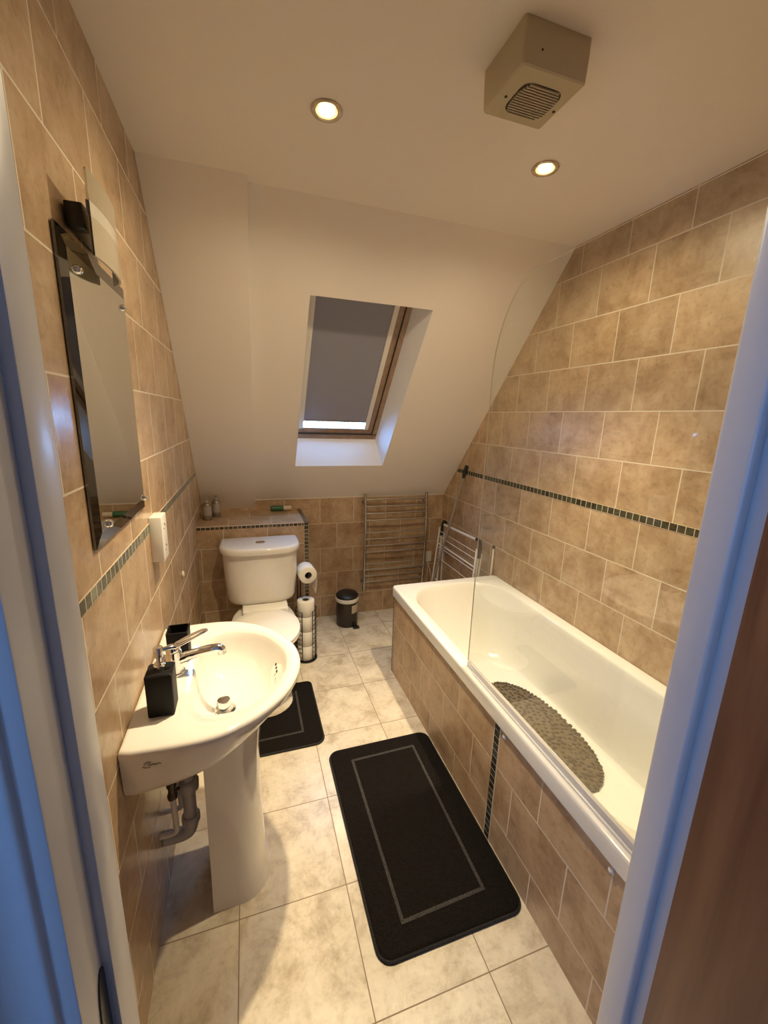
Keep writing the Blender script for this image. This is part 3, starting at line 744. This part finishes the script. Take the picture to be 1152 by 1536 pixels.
# clothes airer folded against the right wall behind the bath
ar = thing('clothes_airer', 'folded white clothes airer leaning behind the bath', 'clothes airer', (1.68, 2.45, 0))
AX = 1.675
lean = .035
def ap(y, z, dx=0): return (AX+dx+lean*z, y, z)
b = NB(); tube(b, [ap(2.235, .765), ap(2.715, .745)], .0085, 12); obj('top_bar', b, WPL, ar)
for y, s in ((2.205, -1), (2.738, 1)):
    b = NB(); tube(b, smooth([ap(y-s*.045, .768), ap(y-s*.012, .768), ap(y+s*.004, .745), ap(y+s*.008, .70), ap(y+s*.008, .655)], 5), .0115, 12); obj('corner_joint', b, BLACKP, ar, label='black plastic corner')
for y in (2.200, 2.742):
    for i, dx in enumerate((-.022, 0, .022)):
        b = NB(); tube(b, [ap(y+(.004*i), .72-.02*i, dx), (AX+dx*1.6-.015, y+(-.02 if i == 0 else .02*i)*(1 if y < 2.5 else -1), .004)], .0062, 10); obj('leg', b, WPL, ar)
for z, r in ((.690, .0025), (.645, .0025), (.590, .0055), (.565, .003), (.48, .0025), (.30, .0055), (.22, .003), (.12, .0055)):
    b = NB(); tube(b, [(AX+lean*z-.018, 2.20, z), (AX+lean*z-.018, 2.742, z)], r, 8); obj('rod', b, WPL, ar)
# separate spare stick with dark tip
b = NB(); tube(b, [(1.755, 2.150, .004), (1.769, 2.150, .735)], .006, 10)
s2 = thing('white_stick', 'thin white stick with dark tip between airer and tiled wall', 'stick', (1.755, 2.15, 0))
obj('stick', b, WPL, s2); b = NB(); tube(b, [(1.7689, 2.150, .730), (1.7693, 2.150, .750)], .0075, 10); obj('tip', b, BLACKP, s2)
# long pole with black grip
ml = thing('squeegee_pole', 'long grey pole with black grip leaning in the back corner', 'pole', (1.565, 2.66, 0))
p0, p1 = Vector((1.530, 2.66, .006)), Vector((1.762, 2.552, 1.215))
b = NB(); tube(b, [p0, p0.lerp(p1, .94)], .0085, 12); obj('shaft', b, plain('grey_shaft', (.30, .26, .22), .35), ml)
b = NB(); tube(b, [p0.lerp(p1, .925), p0.lerp(p1, .94), p0.lerp(p1, .99), p1], [.010, .0135, .0145, .011], 14); obj('grip', b, BLACKP, ml)
p0b = Vector((1.50, 2.60, .006)); p1b = Vector((1.60, 2.75, .60))

# ================================================================== MATS
def floor_mat(name, label, outline, band_pts, z1=.014):
    t = thing(name, label, 'mat', (outline[0][0], outline[0][1], 0))
    cxm = sum(p[0] for p in outline)/len(outline); cym = sum(p[1] for p in outline)/len(outline)
    def sh(d, z):
        n = len(outline); out = []
        for i in range(n):
            a = Vector(outline[i-1]); c = Vector(outline[(i+1) % n]); tt = (c-a).normalized(); nn = Vector((tt.y, -tt.x))
            p = Vector(outline[i])-nn*d
            out.append(Vector((p.x, p.y, z)))
        return out
    b = NB(); loft(b, [sh(0, .001), sh(-.002, .004), sh(-.0005, .008), sh(.006, .010)], cap1=True); obj('edge_binding', b, BIND, t, angle=60, label='dark grey bound edge')
    b = NB(); loft(b, [sh(.004, .006), sh(.006, .012), sh(.014, z1)]); obj('pile', b, PILE, t, angle=60)
    b = NB()
    closed = band_pts[0] == band_pts[-1]
    Q = [Vector(p) for p in (band_pts[:-1] if closed else band_pts)]; n = len(Q); hw = .0055
    lo_, hi_ = [], []
    for i in range(n):
        d1 = (Q[i]-Q[i-1]).normalized() if (closed or i > 0) else (Q[1]-Q[0]).normalized()
        d2 = (Q[(i+1) % n]-Q[i]).normalized() if (closed or i < n-1) else d1
        nn = (Vector((-d1.y, d1.x))+Vector((-d2.y, d2.x))); nn = nn/(nn.length_squared/2)
        lo_.append(Q[i]-nn*hw); hi_.append(Q[i]+nn*hw)
    R = [[b.verts.new((p.x, p.y, z)) for p in L] for L, z in ((lo_, z1-.0005), (lo_, z1+.0008), (hi_, z1+.0008), (hi_, z1-.0005))]
    for i in range(n if closed else n-1):
        j = (i+1) % n
        for k in range(4): b.faces.new((R[k][i], R[k][j], R[(k+1) % 4][j], R[(k+1) % 4][i]))
    obj('inset_band', b, BAND, t, smooth=False, label='thin grey rectangular line in the pile')
    return t
def rrect(x0, x1, y0, y1, r, n=8):
    L = rr((x0+x1)/2, (y0+y1)/2, (x1-x0)/2, (y1-y0)/2, r, 0, n)
    return [(p.x, p.y) for p in L]
floor_mat('bath_mat', 'black rectangular bath mat on the floor beside the bathtub', rrect(.598, 1.088, .788, 1.585, .045),
          [(.695, 1.503), (.988, 1.507), (.984, .878), (.696, .868), (.695, 1.503)])
# U-shaped pedestal mat
U = [(.10, 1.715)]
def arc(cx_, cy_, r, a0, a1, n=7): return [(cx_+r*math.cos(math.radians(a0+(a1-a0)*i/(n-1))), cy_+r*math.sin(math.radians(a0+(a1-a0)*i/(n-1)))) for i in range(n)]
x0, x1, y0, y1 = .103, .601, 1.652, 2.14
outl = arc(x1-.045, y0+.045, .045, -90, 0) + arc(x1-.03, y1-.03, .03, 0, 90)
outl += arc(tx+.155, y1-.02, .02, 90, 180, 4) + [(tx+.135, 2.06)] + arc(tx, 2.03, .135, 0, -180, 15) + [(tx-.135, 2.06)] + arc(tx-.155, y1-.02, .02, 0, 90, 4)
outl += arc(x0+.03, y1-.03, .03, 90, 180) + arc(x0+.045, y0+.045, .045, 180, 270)
floor_mat('pedestal_mat', 'black U-shaped toilet mat partly hidden beneath the basin', outl, [(.505, 2.06), (.505, 1.745), (.20, 1.738), (.20, 2.06)], .012)

# ================================================================== LEFT WALL ITEMS
mr = thing('wall_mirror', 'tall frameless mirror with four chrome studs on the left wall', 'mirror', (.005, 1.125, 1.53))
y0, y1, z0, z1 = .925, 1.352, 1.243, 1.832
bv = .030
b = NB()
F0 = [(.002, y0, z0), (.002, y1, z0), (.002, y1, z1), (.002, y0, z1)]
F1 = [(.0065, y, z) for _, y, z in F0]
F2 = [(.011, y0+bv, z0+bv), (.011, y1-bv*.7, z0+bv), (.011, y1-bv*.7, z1-bv), (.011, y0+bv, z1-bv)]
V = [[b.verts.new(p) for p in F] for F in (F0, F1, F2)]
for i in range(4):
    j = (i+1) % 4
    b.faces.new((V[0][i], V[0][j], V[1][j], V[1][i])); b.faces.new((V[1][i], V[1][j], V[2][j], V[2][i]))
b.faces.new(V[0][::-1])
obj('bevelled_edge', b, MIRB, mr, smooth=False)
b = NB(); b.faces.new([b.verts.new(p) for p in F2]); obj('mirror_face', b, MIR, mr, smooth=False)
for y, z in ((1.000, 1.777), (1.307, 1.777), (1.003, 1.280), (1.330, 1.274)):
    b = NB(); lathe(b, [(.0085, .0105), (.009, .0135), (.007, .0175), (.003, .0195), (.0005, .02)], (0, y, z), 20, 'x'); obj('mirror_screw', b, CHROME, mr)
# wall light over the mirror
wl = thing('wall_light', 'curved frosted glass wall light above the mirror', 'wall light', (.0, 1.08, 1.85))
b = NB(); box(b, 0.001, .005, 1.01, 1.15, 1.85, 1.89, .002); obj('back_plate', b, BLACKP, wl)
b = NB(); box(b, .004, .034, .988, 1.02, 1.845, 1.888, .003); obj('dark_hollow_block', b, BLACKP, wl)  # black block stands in for shade in the hollow behind the glass
def shade(zs, th=.004):
    b = NB(); L = []
    arcx = [(.050, .973), (.054, 1.0), (.057, 1.05), (.056, 1.10), (.051, 1.14), (.042, 1.168), (.028, 1.188)]
    A = smooth([(x, y, 0) for x, y in arcx], 4)
    for z in zs: L.append([Vector((p.x, p.y, z)) for p in A])
    L2 = [[Vector((p.x-th, p.y-.001, z)) for p in A] for z in zs[::-1]]
    loft(b, L+L2+[L[0]], cap0=False, cap1=False, closed=False)
    n = len(A)
    return b
obj('glass_shade', shade([1.797, 1.80, 1.862, 1.863]), FROST, wl, angle=60)
obj('shade_band', shade([1.8632, 1.866, 1.887, 1.8875], .006), FROST2, wl, angle=60, label='paler middle band of the glass shade')
obj('shade_top', shade([1.8877, 1.89, 1.938, 1.9385], .004), FROST3, wl, angle=60, label='half-clear upper edge of the glass shade')
# shaver socket
ss = thing('shaver_socket', 'white oblong shaver socket on the left wall over the mosaic border', 'socket', (.018, 1.47, 1.12))
b = NB(); box(b, .0, .036, 1.405, 1.485, 1.048, 1.195, .003); obj('housing', b, WPL, ss)
for z in (1.085, 1.155):
    b = NB()
    for dy, dz in ((-.010, -.004), (.010, .004), (0, .010)): lathe(b, [(.0028, .0358), (.0028, .0368)], (0, 1.445+dy, z+dz), 10, 'x')
    obj('socket_holes', b, DARK, ss)
b = NB(); ringlathe(b, [(.006, .001), (.013, .001), (.014, .005), (.011, .009), (.006, .007)], (0, 1.930, .808), 24, 'x')
cp = obj('wall_stud', b, BEAD, loc=(0, 1.93, .808)); tag(cp, 'small round cream stud low on the left wall near the toilet', 'stud')

# items on the ledge
SILV = plain('can_metal', (.30, .25, .20), .35, metal=.6)
LABM = plain('can_label', (.40, .34, .29), .5)
def can(c, lab):
    x, y = c
    t = thing('spray_can', lab, 'bottle', (x, y, LZ), 'small bottles on the ledge')
    b = NB(); lathe(b, [(.025, LZ+0.0017), (.0265, LZ+0.0046), (.0265, LZ+0.0274), (.0262, LZ+0.0969), (.021, LZ+0.1060), (.0145, LZ+0.1106)], (x, y, 0), 28); obj('can', b, SILV, t)
    b = NB(); ringlathe(b, [(.0260, LZ+0.0319), (.0270, LZ+0.0319), (.0270, LZ+0.0889), (.0260, LZ+0.0889)], (x, y, 0), 28); obj('label', b, LABM, t, label='pale pinkish label band')
    b = NB(); lathe(b, [(.0145, LZ+0.1094), (.0150, LZ+0.1231), (.010, LZ+0.1277), (.0055, LZ+0.1288), (.0055, LZ+0.1391), (.001, LZ+0.1402)], (x, y, 0), 20); tube(b, [(x-.004, y, LZ+0.1357), (x+.012, y-.01, LZ+0.1357)], .004, 8); obj('cap', b, plain('can_cap', (.50, .45, .42), .3, metal=.5), t)
    return t
c0 = can((.050, 2.70), 'small metallic bottle at the ledge corner, the nearer of two')
c1 = c0.copy(); C.objects.link(c1); c1.location = (.098, 2.775, LZ); c1['label'] = 'small metallic bottle on the ledge, farther back behind its twin'
for ch in c0.children:
    k = ch.copy(); C.objects.link(k); k.parent = c1
gt = thing('green_tube', 'green bottle with pale cap lying flat on the ledge', 'bottle', (.48, 2.87, LZ))
b = NB(); lathe(b, [(.012, .438), (.0185, .442), (.0185, .52), (.016, .525)], (0, 2.865, LZ+.0205), 24, 'x'); obj('bottle', b, GREEN, gt)
b = NB(); lathe(b, [(.016, .525), (.0165, .527), (.0165, .575), (.014, .579)], (0, 2.865, LZ+.0205), 24, 'x'); obj('cap', b, BEAD, gt)

# ================================================================== CEILING ITEMS
fn = thing('extractor_fan', 'boxy cream extractor fan on the ceiling', 'extractor fan', (.95, .967, HC))
fx0, fx1, fy0, fy1, fz = .869, 1.031, .889, 1.043, 2.236
b = NB(); loft(b, [rr(.95, .966, .083, .079, .006, HC-.0005, 5), rr(.95, .966, .083, .079, .006, HC-.03, 5), rr(.95, .966, .081, .077, .006, fz+.003, 5), rr(.95, .966, .078, .074, .005, fz, 5)]); obj('housing', b, FANM, fn, angle=35)
b = NB()
for i in range(13):
    t = -1+2*i/12; y = .970+t*.043; w_ = .050-.012*abs(t)**2.5*1
    box(b, .955-w_, .955+w_, y-.0013, y+.0013, fz-.004, fz-.0004)
obj('grille', b, FANM, fn, smooth=False)
b = NB(); prism(b, [(.955+.052*math.copysign(abs(math.cos(a))**.45, math.cos(a)), .970+.047*math.copysign(abs(math.sin(a))**.45, math.sin(a)), fz-.0006) for a in [2*PI*i/40 for i in range(40)]], (0, 0, .001)); obj('grille_opening', b, plain('fan_shadow', (.045, .036, .022), .7), fn, smooth=False)
for x, y in ((.889, .977), (1.020, .977)):
    b = NB(); lathe(b, [(.0035, fz-.0012), (.0035, fz+.001)], (x, y, 0), 12); obj('screw', b, DARK, fn)
b = NB(); lathe(b, [(.0022, .8865), (.0022, .892)], (.912, 0, 2.268), 10, 'y'); obj('screw', b, DARK, fn)

EM = bpy.data.materials.new('lamp_glow'); EM.use_nodes = True
nt = EM.node_tree; nt.nodes.remove(nt.nodes['Principled BSDF']); em = nt.nodes.new('ShaderNodeEmission')
em.inputs[0].default_value = (1, .80, .45, 1); em.inputs[1].default_value = 14; nt.links.new(em.outputs[0], nt.nodes['Material Output'].inputs[0])
EM2 = plain('glow_reflector', (.8, .6, .3), .3, emis=(1, .62, .22), es=1.6)  # emission put in for bulb light falling on the reflector ring
RINGM = plain('lamp_ring', (.62, .52, .38), .25, metal=.7)
SPOT_W = 62
for i, (x, y, lab) in enumerate(((.541, 1.2986, 'glowing recessed ceiling downlight above the basin side'), (1.247, 1.299, 'glowing recessed ceiling downlight over the bathtub, next to the fan'))):
    t = thing('downlight', lab, 'ceiling light', (x, y, HC), 'recessed ceiling downlights')
    b = NB(); ringlathe(b, [(.029, HC-.0005), (.042, HC-.0005), (.043, HC-.003), (.040, HC-.006), (.031, HC-.005), (.028, HC-.002)], (x, y, 0), 40); obj('bezel', b, RINGM, t)
    b = NB(); lathe(b, [(.020, HC-.001), (.020, HC-.0045), (.016, HC-.006), (.002, HC-.0065)], (x, y, 0), 32); obj('lamp', b, EM, t, label='glowing bulb face')
    b = NB(); ringlathe(b, [(.0205, HC-.001), (.0205, HC-.002), (.0288, HC-.0042), (.0288, HC-.001)], (x, y, 0), 32); obj('reflector', b, EM2, t, label='yellow reflector ring with added glow')
    for nm, en, sz, bl_ in (('downlight_beam', 135, 82, 1.0), ('downlight_spill', 16, 172, .6)):
        l = bpy.data.lights.new(nm, 'SPOT'); l.energy = en; l.color = (1, .81, .515); l.spot_size = math.radians(sz); l.spot_blend = bl_; l.shadow_soft_size = .022
        lo = bpy.data.objects.new(nm, l); C.objects.link(lo); lo.location = (x, y, HC-.022)

# ================================================================== LIGHT
w = bpy.data.worlds.new('World'); bpy.context.scene.world = w; w.use_nodes = True
bg = w.node_tree.nodes['Background']; bg.inputs[0].default_value = (.20, .47, 1.0, 1); bg.inputs[1].default_value = 72.0
def portal(name, loc, direction, sx, sy):
    l = bpy.data.lights.new(name, 'AREA'); l.shape = 'RECTANGLE'; l.size = sx; l.size_y = sy; l.energy = 1; l.cycles.is_portal = True
    o = bpy.data.objects.new(name, l); C.objects.link(o); o.location = loc
    o.rotation_euler = Vector(direction).to_track_quat('-Z', 'Y').to_euler(); return o
portal('hall_window_portal', (-1.31, (hy0+hy1)/2, (hz0+hz1)/2), (1, 0, 0), hy1-hy0, hz1-hz0)
portal('roof_window_portal', SP(.85, .86, .175), -NS, .52, .95)

# ================================================================== CAMERA
cam = bpy.data.cameras.new('camera'); co = bpy.data.objects.new('camera', cam); C.objects.link(co)
cam.sensor_fit = 'HORIZONTAL'; cam.sensor_width = 36; cam.lens = 36*615.52/1152; cam.clip_start = .02
Rr = Vector((0.94971187, -0.31161354, 0.03073063)); Uu = Vector((0.04108866, 0.22131378, 0.97433666)); Ff = Vector((0.31041761, 0.92407641, -0.22298811))
m = Matrix((Rr, Uu, -Ff)).transposed().to_4x4(); m.translation = Vector((.30197802, 0, 1.52065627))
co.matrix_world = m
s = bpy.context.scene; s.camera = co
s.view_settings.view_transform = 'Standard'; s.view_settings.look = 'None'; s.view_settings.gamma = 1; s.view_settings.exposure = 0.10
s.view_settings.use_curve_mapping = False
